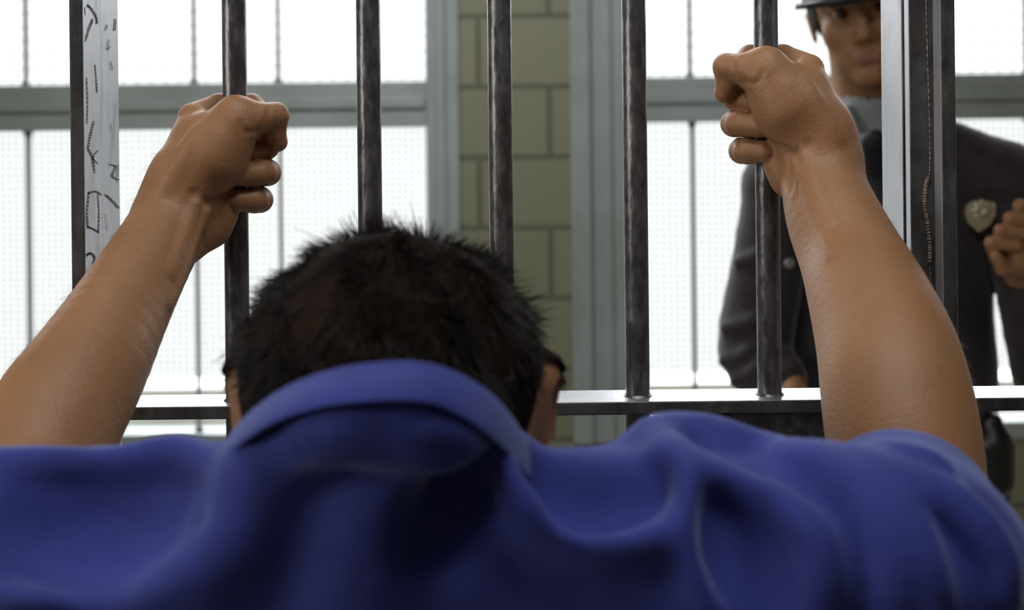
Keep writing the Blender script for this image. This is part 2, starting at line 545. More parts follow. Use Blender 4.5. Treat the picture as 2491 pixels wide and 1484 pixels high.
def window(n, x0, x1, side, rail_top, rail_bot, g_edge, mull_u, mull_l, sill_glass):
    """barred steel window; g_edge = x where the glass opening ends next to the pier"""
    root = empty('window_%d' % n, ((x0 + x1) / 2, YW, SILL), kind='structure')
    f = MB()
    gx0, gx1 = (x0 + 0.09, g_edge) if side == 'L' else (g_edge, x1 - 0.09)
    y0, y1 = YW - 0.012, YW + 0.10
    f.box((x0, y0, SILL), (gx0, y1, HEAD), 0.003)
    f.box((gx1, y0, SILL), (x1, y1, HEAD), 0.003)
    f.box((gx0, y0 + 0.004, HEAD - 0.07), (gx1, y1, HEAD), 0.003)
    f.box((gx0, y0 + 0.004, SILL), (gx1, y1, sill_glass), 0.003)
    # stepped profile of the jamb beside the pier
    if side == 'L':
        f.box((gx1 + 0.028, y0 - 0.012, SILL), (gx1 + 0.055, y0, HEAD), 0.003)
    else:
        f.box((x0 + 0.02, y0 - 0.016, SILL), (x0 + 0.055, y0, HEAD), 0.004)
        f.box((x0 + 0.085, y0 - 0.01, SILL), (x0 + 0.115, y0, HEAD), 0.004)
    f.build('window_frame', M['frame'], root)
    r = MB()
    r.box((gx0, y0 + 0.002, rail_bot), (gx1, y1 - 0.02, rail_top), 0.003)
    r.box((gx0 + 0.002, y0 - 0.008, rail_bot + 0.055), (gx1 - 0.002, y0 + 0.002, rail_bot + 0.085), 0.003)
    r.build('meeting_rail', M['frame'], root)
    for xs, za, zb in ((mull_u, rail_top, HEAD - 0.07), (mull_l, sill_glass, rail_bot)):
        for x in xs:
            m = MB()
            m.box((x - 0.0045, YW + 0.02, za), (x + 0.0045, YW + 0.045, zb))
            # little weld gussets where the mullion meets the rail
            for z, s in ((za, 1), (zb, -1)):
                m.poly([(x - 0.014, YW + 0.024, z), (x + 0.014, YW + 0.024, z), (x, YW + 0.024, z + s * 0.028)], (0, 0.015, 0))
            m.build('mullion', M['mullion'], root)
    for za, zb, st, w in ((rail_top, HEAD - 0.07, 0.040, 0.0022), (sill_glass, rail_bot, 0.0186, 0.0019)):
        s = MB()
        x = gx0 + 0.006
        while x < gx1:
            s.box((x, YW + 0.05, za), (x + w, YW + 0.05 + w, zb)); x += st
        z = za + 0.006
        while z < zb:
            s.box((gx0, YW + 0.05 + w, z), (gx1, YW + 0.05 + 2 * w, z + w)); z += st
        s.build('wire_mesh_screen', M['wire'], root)
    return root
mu = lambda px, y: wx(px, y)
st = 206 / F * D / 1000
window(1, X0 + 0.15, LX1, 'L', wz(202, 600), wz(314, 600), wx(1036, 200),
       [mu(466, 100) + st * k for k in range(-8, 3)], [mu(475, 650) + st * k for k in range(-8, 3)], wz(1056, 435))
window(2, RX0, X1 - 0.15, 'R', wz(184, 2000), wz(294, 2000), wx(1546, 300),
       [mu(1680, 100) + st * k for k in range(0, 8)], [mu(1689, 500) + st * k for k in range(0, 8)], wz(1030, 2000))
# ledge outside the windows
par = box('wall_outside', (-6, 4.9, 0), (6, 5.1, P(1245, 938, 4900)[2]), M['parapet'], kind='structure')

# ceiling lamps (above the picture; the corridor one added for rim light) that carry the two area lights
for nm, lb, x, y in (('ceiling_light', 'unseen long lamp with white diffuser, added over the corridor for rim light', -0.3, 2.9), ('ceiling_light', 'long ceiling lamp with white diffuser above the prisoner', 0.1, 0.58)):
    r = empty(nm, (x, y, CEIL), lb, 'lamp')
    u, v = (0.64, 0.17) if x > -1 else (0.17, 0.64)
    b = MB(); b.box((x - u, y - v, CEIL - 0.05), (x + u, y + v, CEIL), 0.006); b.build('housing', M['lampbody'], r)
    b = MB(); b.box((x - u + 0.03, y - v + 0.03, CEIL - 0.08), (x + u - 0.03, y + v - 0.03, CEIL - 0.05), 0.006); b.build('diffuser', M['glow'], r)

r = empty('wall_light', (-2.55, -0.2, 2.12), 'large white wall lamp high on the left wall of the cell', 'lamp')
b = MB(); b.box((-2.6, -0.9, 1.6), (-2.52, 0.5, 2.64), 0.01); b.build('housing', M['lampbody'], r)
b = MB(); b.box((-2.52, -0.85, 1.65), (-2.495, 0.45, 2.59), 0.006); b.build('diffuser', M['glow'], r)

# ------------------------------------------------------------------ the barred cell front
DB = 1114.0
grille = empty('cell_grille', (0, DB / 1000, 0), 'barred steel cell front with five round bars, flat crossbar and upright flats', 'cell bars')
BARS = [(573, 380), (899, 380), (1218, 380), (1545, 380), (1866, 380)]
bx = [P(a, b, DB)[0] for a, b in BARS]
YB = DB / 1000
BR = 0.0095
for x in bx:
    b = MB()
    b.tube((x, YB, 0.0), (x, YB, CEIL), BR, seg=40)
    zc = 1.3095
    b.tube((x, YB, zc - 0.0005), (x, YB, zc + 0.0022), BR * 1.28, BR * 1.02, seg=40, cap=False)   # weld collar
    b.build('bar', M['bar'], grille)
ZT = P(1245, 981, 1092)[2]
ZB_ = P(1245, 1013, 1092)[2]
def two_tone(mb, dark_faces):
    pass
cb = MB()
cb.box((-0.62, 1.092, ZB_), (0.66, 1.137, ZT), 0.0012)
for f in cb.bm.faces:
    n = f.normal if f.normal.length else f.calc_center_median()
cb.bm.normal_update()
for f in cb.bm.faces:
    f.material_index = 1 if abs(f.normal.y) > 0.5 or f.normal.z < -0.5 else 0  # bright lit top; shade painted onto the front, back and underside
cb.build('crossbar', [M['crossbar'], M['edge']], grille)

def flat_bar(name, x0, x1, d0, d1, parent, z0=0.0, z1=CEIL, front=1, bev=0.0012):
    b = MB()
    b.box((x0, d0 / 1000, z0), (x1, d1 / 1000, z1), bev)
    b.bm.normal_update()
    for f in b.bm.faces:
        f.material_index = front if abs(f.normal.y) > 0.6 else 0  # shade painted onto front and back, sides stay bright as lit
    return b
# left upright: two flats on edge, the nearer with scratched letters on its side
xl0, xl1 = P(167, 40, 1085)[0], P(201, 40, 1085)[0]
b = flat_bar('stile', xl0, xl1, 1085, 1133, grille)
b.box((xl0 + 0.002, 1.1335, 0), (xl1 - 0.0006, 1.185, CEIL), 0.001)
xs = xl1 + 0.0002
def on_side(px, py):
    """point on the plate's side face seen at a pixel"""
    d = (xs - CAM[0]) / ((P(px, py, 1000) - CAM)[0]) * 1000
    return P(px, py, d)
marks = [([(212, 12), (222, 22), (234, 42), (236, 58)], 4), ([(226, 46), (216, 72), (208, 100)], 4), ([(211, 190), (213, 250), (212, 300)], 2.6),
         ([(231, 158), (234, 190), (236, 226)], 2.4), ([(228, 296), (220, 330), (214, 362)], 4), ([(214, 362), (224, 382), (231, 420)], 4),
         ([(238, 366), (226, 384), (238, 398)], 2.4), ([(214, 470), (232, 466), (246, 474)], 3.4), ([(216, 470), (212, 520), (214, 556)], 3.4),
         ([(238, 474), (241, 520), (239, 566)], 2.6), ([(214, 552), (228, 558), (240, 566)], 3.0), ([(210, 622), (220, 616), (230, 626), (226, 642)], 4),
         ([(258, 474), (272, 486), (290, 506)], 2.6), ([(268, 400), (282, 406), (274, 428), (290, 438)], 2.0), ([(288, 400), (286, 446)], 1.4),
         ([(262, 60), (258, 74)], 1.4), ([(282, 46), (280, 74)], 2.2), ([(266, 96), (262, 120), (270, 112)], 1.2), ([(270, 150), (274, 170)], 1.2),
         ([(270, 300), (272, 320)], 1.0), ([(206, 18), (208, 36)], 1.2), ([(258, 520), (262, 560)], 0.9), ([(284, 250), (270, 400)], 0.6)]
for pts, w in marks:
    q = smooth_line(pts, 5)
    for a, c in zip(q[:-1], q[1:]):
        t = nrm(c - a); n = np.array([-t[1], t[0]]) * w * 0.78 * RNG.uniform(0.7, 1.1)
        quad = [b.bm.verts.new(on_side(*(pp + sg * n))) for pp, sg in ((a - t, 1), (c + t, 1), (c + t, -1), (a - t, -1))]
        fc = b.bm.faces.new(quad); fc.material_index = 2
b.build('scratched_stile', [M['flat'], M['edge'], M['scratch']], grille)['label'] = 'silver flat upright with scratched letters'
# right upright of the grille
xa = P(2197, 300, 1090)[0] - 0.0005
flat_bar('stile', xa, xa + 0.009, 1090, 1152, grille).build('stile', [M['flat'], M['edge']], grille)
# post beside it: plate with a weld seam and a nearer edge strip
post = empty('gate_post', (xa + 0.02, 1.07, 0), 'stepped dark steel post with weld seam right of the barred front', 'post')
xb = P(2213, 300, 1075)[0]; xb2 = P(2277, 300, 1075)[0]
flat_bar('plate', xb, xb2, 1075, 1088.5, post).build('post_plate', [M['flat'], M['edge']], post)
xc = P(2290, 300, 1055)[0]; xc2 = P(2326, 300, 1055)[0]
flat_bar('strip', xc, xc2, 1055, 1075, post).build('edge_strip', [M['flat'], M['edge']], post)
b = MB()
seam = smooth_line([(2251, -60), (2254, 60), (2258, 200), (2262, 330), (2261, 420), (2252, 450), (2249, 500), (2256, 540), (2262, 600), (2262, 640), (2265, 760), (2268, 960)], 8)
for a, c in zip(seam[:-1], seam[1:]):
    wide = 5.5 if 430 < a[1] < 640 else 1.6
    b.tube(P(a[0], a[1], 1074.8), P(c[0], c[1], 1074.8), wide * 0.0003 * RNG.uniform(0.8, 1.2), wide * 0.0003, seg=8)
b.build('weld_seam', M['seam'], post)
# lock plate under the crossbar
lx0, lx1 = P(1662, 1030, 1096)[0], P(2050, 1030, 1096)[0]
b = MB()
b.poly([(lx0 - 0.004, 1.096, ZB_ - 0.0002), (lx1, 1.096, ZB_ - 0.0002), (lx1, 1.096, ZB_ - 0.16), (lx0 + 0.004, 1.096, ZB_ - 0.16), (lx0 + 0.004, 1.096, ZB_ - 0.012)], (0, 0.034, 0))
b.build('lock_plate', M['plate'], grille)['label'] = 'rough dark lock plate under the crossbar'

# ------------------------------------------------------------------ hands gripping a bar (built once in pixels of the left hand, mirrored for the right)
def hand(S, fx):
    """adds a gripping hand to the solid S; fx maps a left-hand pixel and depth offset (mm from the bar axis) to a world point"""
    L = lambda x, y, q: fx(x, y, DB + q)
    dep = np.array([0, 1.0, 0])
    # carpus and metacarpals
    S.add(chain([L(432, 505, -30), L(448, 440, -22)], [28, 26]) + chain([L(448, 440, -22), L(474, 292, 2)], [23, 12.5]), 14, 14)
    S.add([Cone(L(440, 470, -24), L(468, 345, 10), 20, 12), Cone(L(445, 480, -24), L(474, 400, 14), 20, 11.5), Cone(L(455, 490, -24), L(492, 452, 12), 18, 11)], 12, 12)
    # thumb ball, thumb
    S.add([Cone(L(466, 440, -30), L(520, 382, -31), 24, 24.5), Cone(L(520, 382, -31), L(574, 308, -30), 24.5, 18.5)], 16, 10)
    S.add(Cone(L(545, 330, -30), L(574, 276, -29), 17, 12.2), 12)
    S.add([Cone(L(574, 276, -29), L(628, 287, -25), 12.2, 12.0), Cone(L(628, 287, -25), L(670, 281, -15), 12.0, 10.2)], 6, 2)
    S.add([Cone(L(670, 282, -14), L(667, 322, -12), 10.0, 9.2), Cone(L(667, 322, -12), L(675, 345, -10), 9.2, 8.0)], 3, 1)
    # web between thumb and index
    S.add([Cone(L(480, 330, -14), L(540, 296, -18), 15, 10)], 14)
    # little-finger ball with the wrist crease above it
    S.add([Cone(L(536, 520, -20), L(512, 552, -23), 13.8, 14.5), Cone(L(512, 552, -23), L(448, 585, -36), 14.5, 19)], 3.5, 8)
    # fingers: knuckle, first joint behind the bar, second joint at the side, tip tucked under the thumb ball
    fingers = [([(470, 288, 3), (532, 258, 21), (612, 257, 26), (654, 292, 10), (628, 335, 2)], [12.3, 9.8, 9.3, 8.6, 7.5]),
               ([(466, 345, 8), (530, 340, 24), (616, 348, 25), (650, 358, 0), (606, 368, -14)], [12, 10, 9.6, 8.9, 8.2]),
               ([(472, 400, 12), (540, 412, 24), (618, 419, 24), (652, 420, -5), (640, 421, -14), (588, 426, -25)], [11.5, 9.8, 10.2, 9.8, 9.8, 9]),
               ([(490, 452, 10), (545, 474, 21), (602, 485, 20), (633, 486, -4), (620, 487, -14), (575, 488, -22)], [11, 9.8, 10.2, 9.6, 9.6, 8.6])]
    for pts, r in fingers:
        S.add(chain([L(*p) for p in pts], r), 2.0, 3.0)

def creases(S, mx):
    """skin creases and wrist tendons, laid on the finished surface"""
    b = Solid(); b.g = list(S.g)
    def lay(pts, r, h, op, k):
        l = smooth_line([mx(*p) for p in pts], 4)
        p = trace(b, l); g = grad(b, p)
        w = np.sin(np.linspace(0.15, math.pi - 0.15, len(l))) ** 0.6
        c = p + g * (((h * w - r) if op == 'u' else (r - h * w)) / 1000.0)[:, None]
        S.add(chain(c, np.full(len(l), r)), k, 0.5, op)
    lay([(562, 470), (545, 478), (520, 488), (500, 500)], 3.0, 3.4, 's', 4)
    lay([(628, 318), (606, 322), (590, 312), (584, 296)], 2.0, 0.9, 's', 3)
    lay([(498, 488), (486, 525), (492, 570), (500, 600)], 2.2, 1.3, 's', 4)
    lay([(520, 500), (512, 540), (513, 580)], 2.0, 0.9, 's', 4)
    lay([(656, 394), (660, 420), (656, 448)], 2.5, 0.7, 's', 3)
    lay([(638, 460), (643, 486), (638, 512)], 2.5, 0.7, 's', 3)
    lay([(655, 262), (652, 284), (648, 304)], 2.0, 0.5, 's', 3)
    lay([(470, 470), (474, 520), (484, 560)], 2.2, 0.8, 's', 5)
    lay([(500, 520), (470, 590), (440, 680), (415, 740)], 4.5, 2.0, 'u', 6)
    lay([(478, 500), (452, 570), (420, 660)], 4.0, 1.6, 'u', 6)
    lay([(470, 318), (430, 400), (400, 450)], 6, 0.8, 'u', 8)

Lfx = lambda x, y, d: P(x, y, d)
Rfx = lambda x, y, d: P(2437 - x, y - 119, d)

body = Solid()
# left arm: wrist to elbow to shoulder
la = [(425, 525, 1085, 29), (358, 640, 1040, 31), (291, 757, 1000, 34.5), (213, 895, 952, 39.5), (140, 1012, 918, 43), (85, 1130, 888, 43.5), (55, 1240, 865, 40)]
ra = [(1990, 408, 1085, 28.5), (2024, 520, 1055, 34), (2073, 630, 1020, 37), (2112, 722, 985, 41), (2157, 850, 945, 45.5), (2180, 960, 915, 47.3), (2196, 1060, 895, 47.3), (2212, 1160, 878, 45.5), (2222, 1270, 862, 41)]
SL, SR = P(-40, 1440, 650), P(2190, 1430, 640)
body.add(limb([P(*p[:3]) for p in la], [p[3] for p in la]), 10, 1.5)
body.add(limb([P(*p[:3]) for p in ra], [p[3] for p in ra]), 10, 1.5)
body.add([Cone(P(55, 1240, 865), SL + np.array([0, 0.022, -0.01]), 39, 36), Cone(P(2222, 1270, 862), SR + np.array([0, 0.022, -0.01]), 40, 36)], 14)
hand(body, Lfx)
hand(body, Rfx)
# torso under the shirt
NB = P(955, 1300, 695)
body.add([Cone(SL + np.array([0, 0.022, -0.01]), SR + np.array([0, 0.022, -0.01]), 34, 34), Cone(P(1080, 1640, 705), P(1075, 2400, 650), 80, 90, ((0, 1, 0), 0.75)), Cone(NB, P(960, 1150, 715), 52, 52)], 25, 25)
# head, bowed
HC = P(957, 1018, 735)
T = math.radians(34)
hu = np.array([0, math.sin(T), math.cos(T)]); hf = np.array([0, math.cos(T), -math.sin(T)]); hx = np.array([1.0, 0, 0])
HA = np.array([hx, hf, hu])
H = lambda x, f, u: HC + (hx * x + hf * f + hu * u) / 1000
body.add([Ell(HC, (71, 95, 80), HA), Ell(H(0, -12, 14), (72, 79, 68), HA)], 20, 20)
body.add([Ell(H(0, 48, -52), (56, 46, 62), HA), Cone(H(0, 62, -100), H(0, 78, -112), 24, 15), Cone(H(0, -6, -40), NB, 56, 52)], 25, 20)
body.add([Cone(H(0, 96, -22), H(0, 110, -52), 7, 11), Cone(H(-13, 98, -54), H(13, 98, -54), 8, 8)], 8)           # nose
body.add([Cone(H(-38, 88, -4), H(38, 88, -4), 10, 10)], 12)                                                        # brow
body.add([Ell(H(s * 31, 98, -22), (14, 10, 9), HA) for s in (-1, 1)], 8, op='s')
body.add([Ell(H(s * 31, 83, -21), (12, 12, 12), HA) for s in (-1, 1)], 2)
body.add([Cone(H(-18, 93, -82), H(18, 93, -82), 6, 6), Cone(H(-14, 92, -91), H(14, 92, -91), 6.5, 6.5)], 4)        # lips
for s in (-1, 1):                                                                                                  # ears
    body.add([Cone(H(s * 80, -14, 14), H(s * 75, 2, -22), 14, 9.5, (hx * 0.9 - hf * 0.4 * s, 0.42))], 5)
    body.add([Cone(H(s * 87, -10, 6), H(s * 84, -2, -12), 8, 5)], 4, op='s')
creases(body, lambda x, y: (x, y))
creases(body, lambda x, y: (2437 - x, y - 119))
for x in (bx[0], bx[4]):                                                                                           # the palms close on the bars
    body.add([Cone((x, YB, 1.2), (x, YB, 1.9), 9.55, 9.55)], 0.6, op='s')

pr = empty('person', (P(1080, 1500, 690)[0], 0.62, 0), 'prisoner seen from behind in a blue shirt, head bowed, both hands gripping bars', 'person')
pbody = solid_obj('body', body, 1.5, M['skin'], pr, lo=(-0.42, 0.45, 1.0), hi=(0.42, 1.18, 1.62))

# ------------------------------------------------------------------ the prisoner's hair
def hair_zone(q):
    """q: unit directions in head axes (right, face, up) -> mask and length in mm"""
    x, f, u = q[:, 0], q[:, 1], q[:, 2]
    line = np.where(f > 0.0, 0.42 * np.clip(f * 1.6, 0, 1) - 0.18 * (1 - np.clip(f * 1.6, 0, 1)), -0.18 + 0.42 * f)
    m = (u > line)
    ear = (np.abs(x) > 0.80) & (u < 0.22) & (f > -0.42) & (f < 0.3)
    return m & ~ear, np.clip((u - line) / 0.55, 0, 1)

def on_head(q):
    w = q @ HA
    t = np.full(len(q), 0.135)
    for _ in range(40):
        t -= body(HC + w * t[:, None]) * 0.8
    return HC + w * t[:, None]
q = RNG.normal(0, 1, (64000, 3)); q /= np.linalg.norm(q, axis=1, keepdims=True)
m, lf = hair_zone(q)
q, lf = q[m], lf[m]
q, lf = q[:26000], lf[:26000]
roots = on_head(q)
nw = q @ HA
whorl = nrm([0.15, -0.25, 0.95])
tan = q - whorl * 1.0
tan -= q * np.sum(tan * q, 1, keepdims=True)
tan /= np.linalg.norm(tan, axis=1, keepdims=True) + 1e-9
wh = np.linalg.norm(q - whorl, axis=1)
tan = tan @ HA * np.clip(wh / 0.55, 0, 1)[:, None]
wave = np.stack([np.sin(roots @ np.array(a) + b) for a, b in (((170, 60, 90), 0.3), ((-80, 150, 120), 1.9), ((60, -110, 190), 4.0))], 1)
dirs = nw * 0.36 + tan * 0.85 + wave * 0.24 + RNG.normal(0, 0.13, roots.shape)
dirs /= np.linalg.norm(dirs, axis=1, keepdims=True)
out_ = np.sum(dirs * nw, 1)
dirs += nw * np.clip(0.3 - out_, 0, None)[:, None]
dirs /= np.linalg.norm(dirs, axis=1, keepdims=True)
length = (0.005 + 0.014 * lf) * RNG.uniform(0.7, 1.15, len(q)) * np.where((np.abs(q[:, 0]) > 0.72) & (q[:, 2] < 0.4), 0.55, 1)
stray = RNG.random(len(q)) < 0.012
length[stray] *= 1.6
hv, hq = strands(roots - nw * 0.001, dirs, length, 0.00075, -nw * 0.3 + wave * 0.25, 4, 0.06)
# close-cropped under-layer that follows the scalp
us, vs = 96, 64
gq = []
for j in range(vs + 1):
    for i in range(us):
        a, b_ = 2 * math.pi * i / us, math.pi * j / vs
        gq.append((math.sin(b_) * math.cos(a), math.sin(b_) * math.sin(a), math.cos(b_)))
gq = np.array(gq)
gm, gl = hair_zone(gq)
gp = on_head(gq) + (gq @ HA) * (0.0005 + 0.0035 * gl[:, None])
gf = [(j * us + i, (j + 1) * us + i, (j + 1) * us + (i + 1) % us, j * us + (i + 1) % us) for j in range(vs) for i in range(us)
      if gm[[j * us + i, (j + 1) * us + i, (j + 1) * us + (i + 1) % us, j * us + (i + 1) % us]].all()]
me = np_mesh('hair', np.vstack([gp, hv]), np.vstack([np.array(gf), hq + len(gp)]))
hair = link('hair', me, pr, [M['hair'], M['scalp']], True)
me.polygons.foreach_set('material_index', np.r_[np.ones(len(gf)), np.zeros(len(me.polygons) - len(gf))].astype(np.int32))
hair['label'] = 'short dark wavy hair'

# fine hair on the forearms
bv = np.empty(len(pbody.data.vertices) * 3, dtype=np.float32); pbody.data.vertices.foreach_get('co', bv)
bv = bv.reshape(-1, 3).astype(float)
cand = []
for arm, sd in ((la, -1), (ra, 1)):
    a0, a1 = P(*arm[0][:3]), P(*arm[-3][:3])
    ax_ = a1 - a0; L_ = np.linalg.norm(ax_); ax_ /= L_
    t_ = (bv - a0) @ ax_
    rad_ = np.linalg.norm((bv - a0) - np.outer(t_, ax_), axis=1)
    out_side = ((bv - a0) - np.outer(t_, ax_))[:, 0] * sd
    ok = np.where((t_ > -0.03) & (t_ < L_) & (rad_ < 0.075) & (out_side > 0.008))[0]
    pick = RNG.choice(ok, 1100, replace=False)
    cand.append((bv[pick], np.tile(ax_, (len(pick), 1))))
rt = np.concatenate([c[0] for c in cand]); ad_ = np.concatenate([c[1] for c in cand])
gn = grad(body, rt)
dh = gn * 0.55 + ad_ * 0.75 + RNG.normal(0, 0.25, rt.shape)
dh /= np.linalg.norm(dh, axis=1, keepdims=True)
v_, f_ = strands(rt, dh, RNG.uniform(0.004, 0.0095, len(rt)), 0.00009, ad_ * 0.4, 4, 0.08)
link('arm_hair', np_mesh('arm_hair', v_, f_), pr, M['armhair'], True)['kind'] = 'stuff'

# ------------------------------------------------------------------ the prisoner's shirt
shirt = Solid()
HL, HR = P(70, 1335, 705), P(2195, 1292, 700)
shirt.add([Cone(SL, SR, 58, 58)], 20)
shirt.add([Cone(P(955, 1400, 645), P(955, 1330, 652), 75, 58, ((0, 1, 0), 0.9)), Cone(P(1080, 1800, 708), P(1075, 2900, 640), 116, 125, ((0, 1, 0), 0.8))], 25, 25)
shirt.add([Cone(P(1330, 1440, 650), P(1640, 1400, 655), 58, 56), Cone(P(1640, 1400, 655), P(2000, 1430, 650), 56, 55), Cone(P(830, 1400, 696), P(1080, 1370, 670), 64, 64), Cone(P(250, 1420, 650), P(560, 1420, 650), 58, 58)], 20, 10)
shirt.add([Cone(SL, HL, 58, 50), Cone(SR, HR, 58, 49)], 15)
shirt.add([Cone(P(720, 1190, 628), P(950, 1160, 626), 31, 34), Cone(P(950, 1160, 626), P(1150, 1190, 628), 34, 31)], 20, 4)
base = Solid(); base.g = list(shirt.g)

def ridge(pts, r, h, k=None, taper=True, op='u'):
    """rolled fold along a line on the cloth: r radius mm, h how far it stands out"""
    h *= 1.65
    l = smooth_line(pts, 4)
    p = trace(base, l)
    g = grad(base, p)
    n = len(l)
    w = np.sin(np.linspace(0.08, math.pi - 0.08, n)) ** 0.5 if taper else np.ones(n)
    rr = r * (0.55 + 0.45 * w)
    if op == 'u':
        c = p + g * ((h * w - rr) / 1000.0)[:, None]
    else:
        c = p + g * ((rr - h * w) / 1000.0)[:, None]
    shirt.add(chain(c, rr), k or r * 0.9, 1.5, op)
# roll of the yoke below the collar
yk = smooth_line([(600, 1215, 652), (640, 1150, 622), (710, 1096, 600), (800, 1050, 578), (950, 1040, 574), (1060, 1050, 576), (1150, 1100, 598), (1205, 1160, 630)], 4)
shirt.add(chain([P(*a) for a in yk], 14 - 5 * np.linspace(-1, 1, len(yk)) ** 4), 20, 1.5)
def roll(pts, r):
    l = smooth_line(pts, 4)
    shirt.add(chain([P(*a) for a in l], r * (1 - 0.35 * np.linspace(-1, 1, len(l)) ** 4)), 26, 1.5)
roll([(680, 1100, 606), (645, 1150, 602), (628, 1205, 599), (612, 1268, 596), (572, 1330, 592), (500, 1388, 590), (400, 1425, 592)], 12)
ridge([(330, 1120), (420, 1115), (490, 1145), (560, 1210), (600, 1250)], 11, 7)
ridge([(20, 1440), (140, 1410), (270, 1360), (400, 1300), (470, 1230)], 13, 8)
roll([(1040, 1075, 588), (1000, 1130, 594), (940, 1205, 597), (906, 1300, 596), (896, 1400, 596), (890, 1540, 598)], 13)
ridge([(1150, 1080), (1190, 1150), (1270, 1240), (1390, 1305), (1530, 1320), (1640, 1285)], 13, 11)
ridge([(1590, 1050), (1640, 1120), (1670, 1200), (1685, 1280), (1715, 1390), (1760, 1500)], 10, 8)
ridge([(1690, 1130), (1780, 1200), (1880, 1250), (1970, 1320), (2000, 1400), (2005, 1490)], 11, 8)
ridge([(1900, 1090), (2010, 1150), (2110, 1230), (2160, 1320), (2185, 1480)], 11, 8)
ridge([(1970, 1100), (2100, 1150), (2190, 1250), (2250, 1380), (2290, 1490)], 9, 7)
ridge([(2110, 1095), (2200, 1125), (2270, 1155), (2310, 1185)], 8, 6)
ridge([(2090, 1115), (2200, 1180), (2320, 1240), (2420, 1350), (2450, 1470)], 9, 7)
ridge([(1560, 1060), (1640, 1040), (1740, 1045), (1850, 1075)], 14, 4)
ridge([(-60, 1110), (60, 1122), (180, 1128), (330, 1128), (450, 1120)], 11, 4)
# hollows

ridge([(40, 1235), (130, 1255), (250, 1265), (370, 1245)], 30, 15, op='s', k=18)
ridge([(1120, 1130), (1112, 1210), (1070, 1310)], 12, 5, op='s', k=20)
ridge([(1330, 1170), (1420, 1220), (1540, 1200)], 20, 8, op='s', k=16)
ridge([(1770, 1260), (1800, 1350), (1840, 1460)], 16, 6, op='s', k=14)
# sleeve openings
dl = nrm(P(60, 1230, 865) - HL); dr = nrm(P(2222, 1260, 862) - HR)
for h_, d_, r_ in ((HL, dl, 47.5), (HR, dr, 46.5)):
    shirt.add([Cone(h_ + d_ * 0.035, h_ + d_ * 0.16, r_, r_ + 3)], 1.5, op='s')
sh = solid_obj('shirt', shirt, 2.4, M['shirt'], pr, lo=(-0.45, 0.40, 0.86), hi=(0.42, 0.92, 1.48))

# collar: folded band, fold at the top, leaf lying back over the yoke
top_ = smooth_line([(520, 1125, 650), (548, 1075, 632), (610, 1000, 606), (705, 935, 594), (830, 893, 584), (975, 878, 580), (1080, 893, 584), (1180, 945, 596), (1250, 1020, 612), (1300, 1110, 640)], 5)
low_ = smooth_line([(512, 1165, 640), (530, 1128, 616), (595, 1070, 585), (690, 1015, 570), (815, 982, 562), (955, 972, 558), (1060, 982, 562), (1150, 1028, 570), (1225, 1090, 588), (1285, 1160, 618)], 5)
rows = []
for a, b_ in zip(top_, low_):
    pt, pl = P(*a), P(*b_)
    out = np.array([0, -1.0, 0]) * 0.001
    mid = (pt + pl) / 2
    side = np.array([(a[0] - 940) / 400.0, -1.0, 0.35]); side = nrm(side) * 0.001
    rows.append([pt - side * 9 + np.array([0, 0, -0.026]), pt - side * 6.5 + np.array([0, 0, -0.010]), pt - side * 3 + np.array([0, 0, -0.001]), pt + np.array([0, 0, 0.0008]),
                 pt + side * 2.2 + np.array([0, 0, -0.002]), mid + side * 1.6, pl + side * 0.8, pl - side * 0.2 + np.array([0, 0, -0.0012]), pl - side * 1.4,
                 mid + side * 0.2, pt - side * 1.0 + np.array([0, 0, -0.005]), pt - side * 4.6 + np.array([0, 0, -0.011]), pt - side * 7 + np.array([0, 0, -0.026])])
rows = np.array(rows); n, k = rows.shape[:2]
fs = [(i * k + j, (i + 1) * k + j, (i + 1) * k + (j + 1) % k, i * k + (j + 1) % k) for i in range(n - 1) for j in range(k)]
me = np_mesh('collar', rows.reshape(-1, 3), fs)
co = link('collar', me, sh, M['shirt'], True)
md = co.modifiers.new('subdivision', 'SUBSURF'); md.levels = md.render_levels = 2

# trousers and shoes, below the picture
tr = Solid()
HIP = P(1080, 1500, 690)[0]
for s in (-1, 1):
    tr.add(limb([(HIP + s * 0.08, 0.63, 0.93), (HIP + s * 0.10, 0.66, 0.50), (HIP + s * 0.11, 0.62, 0.09)], [98, 66, 58]), 30, 2)
tr.add([Cone((HIP - 0.07, 0.63, 1.0), (HIP + 0.07, 0.63, 1.0), 105, 105, ((0, 1, 0), 0.85))], 30)
solid_obj('trousers', tr, 6, M['jeans'], pr)
for s in (-1, 1):
    b = Solid(); b.add([Cone((HIP + s * 0.11, 0.60, 0.045), (HIP + s * 0.125, 0.78, 0.035), 44, 36)], 8)
    b.add([Cone((HIP + s * 0.11, 0.70, -0.2), (HIP + s * 0.11, 0.7, -0.2), 200, 200)], 1, op='s')
    solid_obj('shoe', b, 4, M['leather'], pr)

# ------------------------------------------------------------------ the officer in the corridor
DO = 2300.0
O_ = lambda x, y, q=0: P(x, y, DO + q)
OC = O_(2080, -5)
tl = math.radians(9.5)
ou = np.array([-math.sin(tl), 0, math.cos(tl)]); of = nrm([-0.2, -1.0, -0.02])
ou = nrm(ou - of * (ou @ of)); ox = -np.cross(of, ou) * -1.0
OA = np.array([ox, of, ou])
G = lambda x, f, u: OC + (ox * x + of * f + ou * u) / 1000
off = empty('person', (O_(2150, 600)[0], O_(0, 0, 30)[1], 0), 'uniformed officer in dark jacket, cap and badge standing beyond the bars', 'person')
ob = Solid()
ob.add([Ell(G(0, 0, 5), (74, 95, 88), OA)], 20)
ob.add([Ell(G(0, 40, -80), (56, 52, 62), OA), Cone(G(-6, 74, -128), G(6, 74, -128), 15, 15)], 22, 18)
ob.add([Ell(G(s * 36, 55, -52), (27, 27, 27), OA) for s in (-1, 1)], 14)
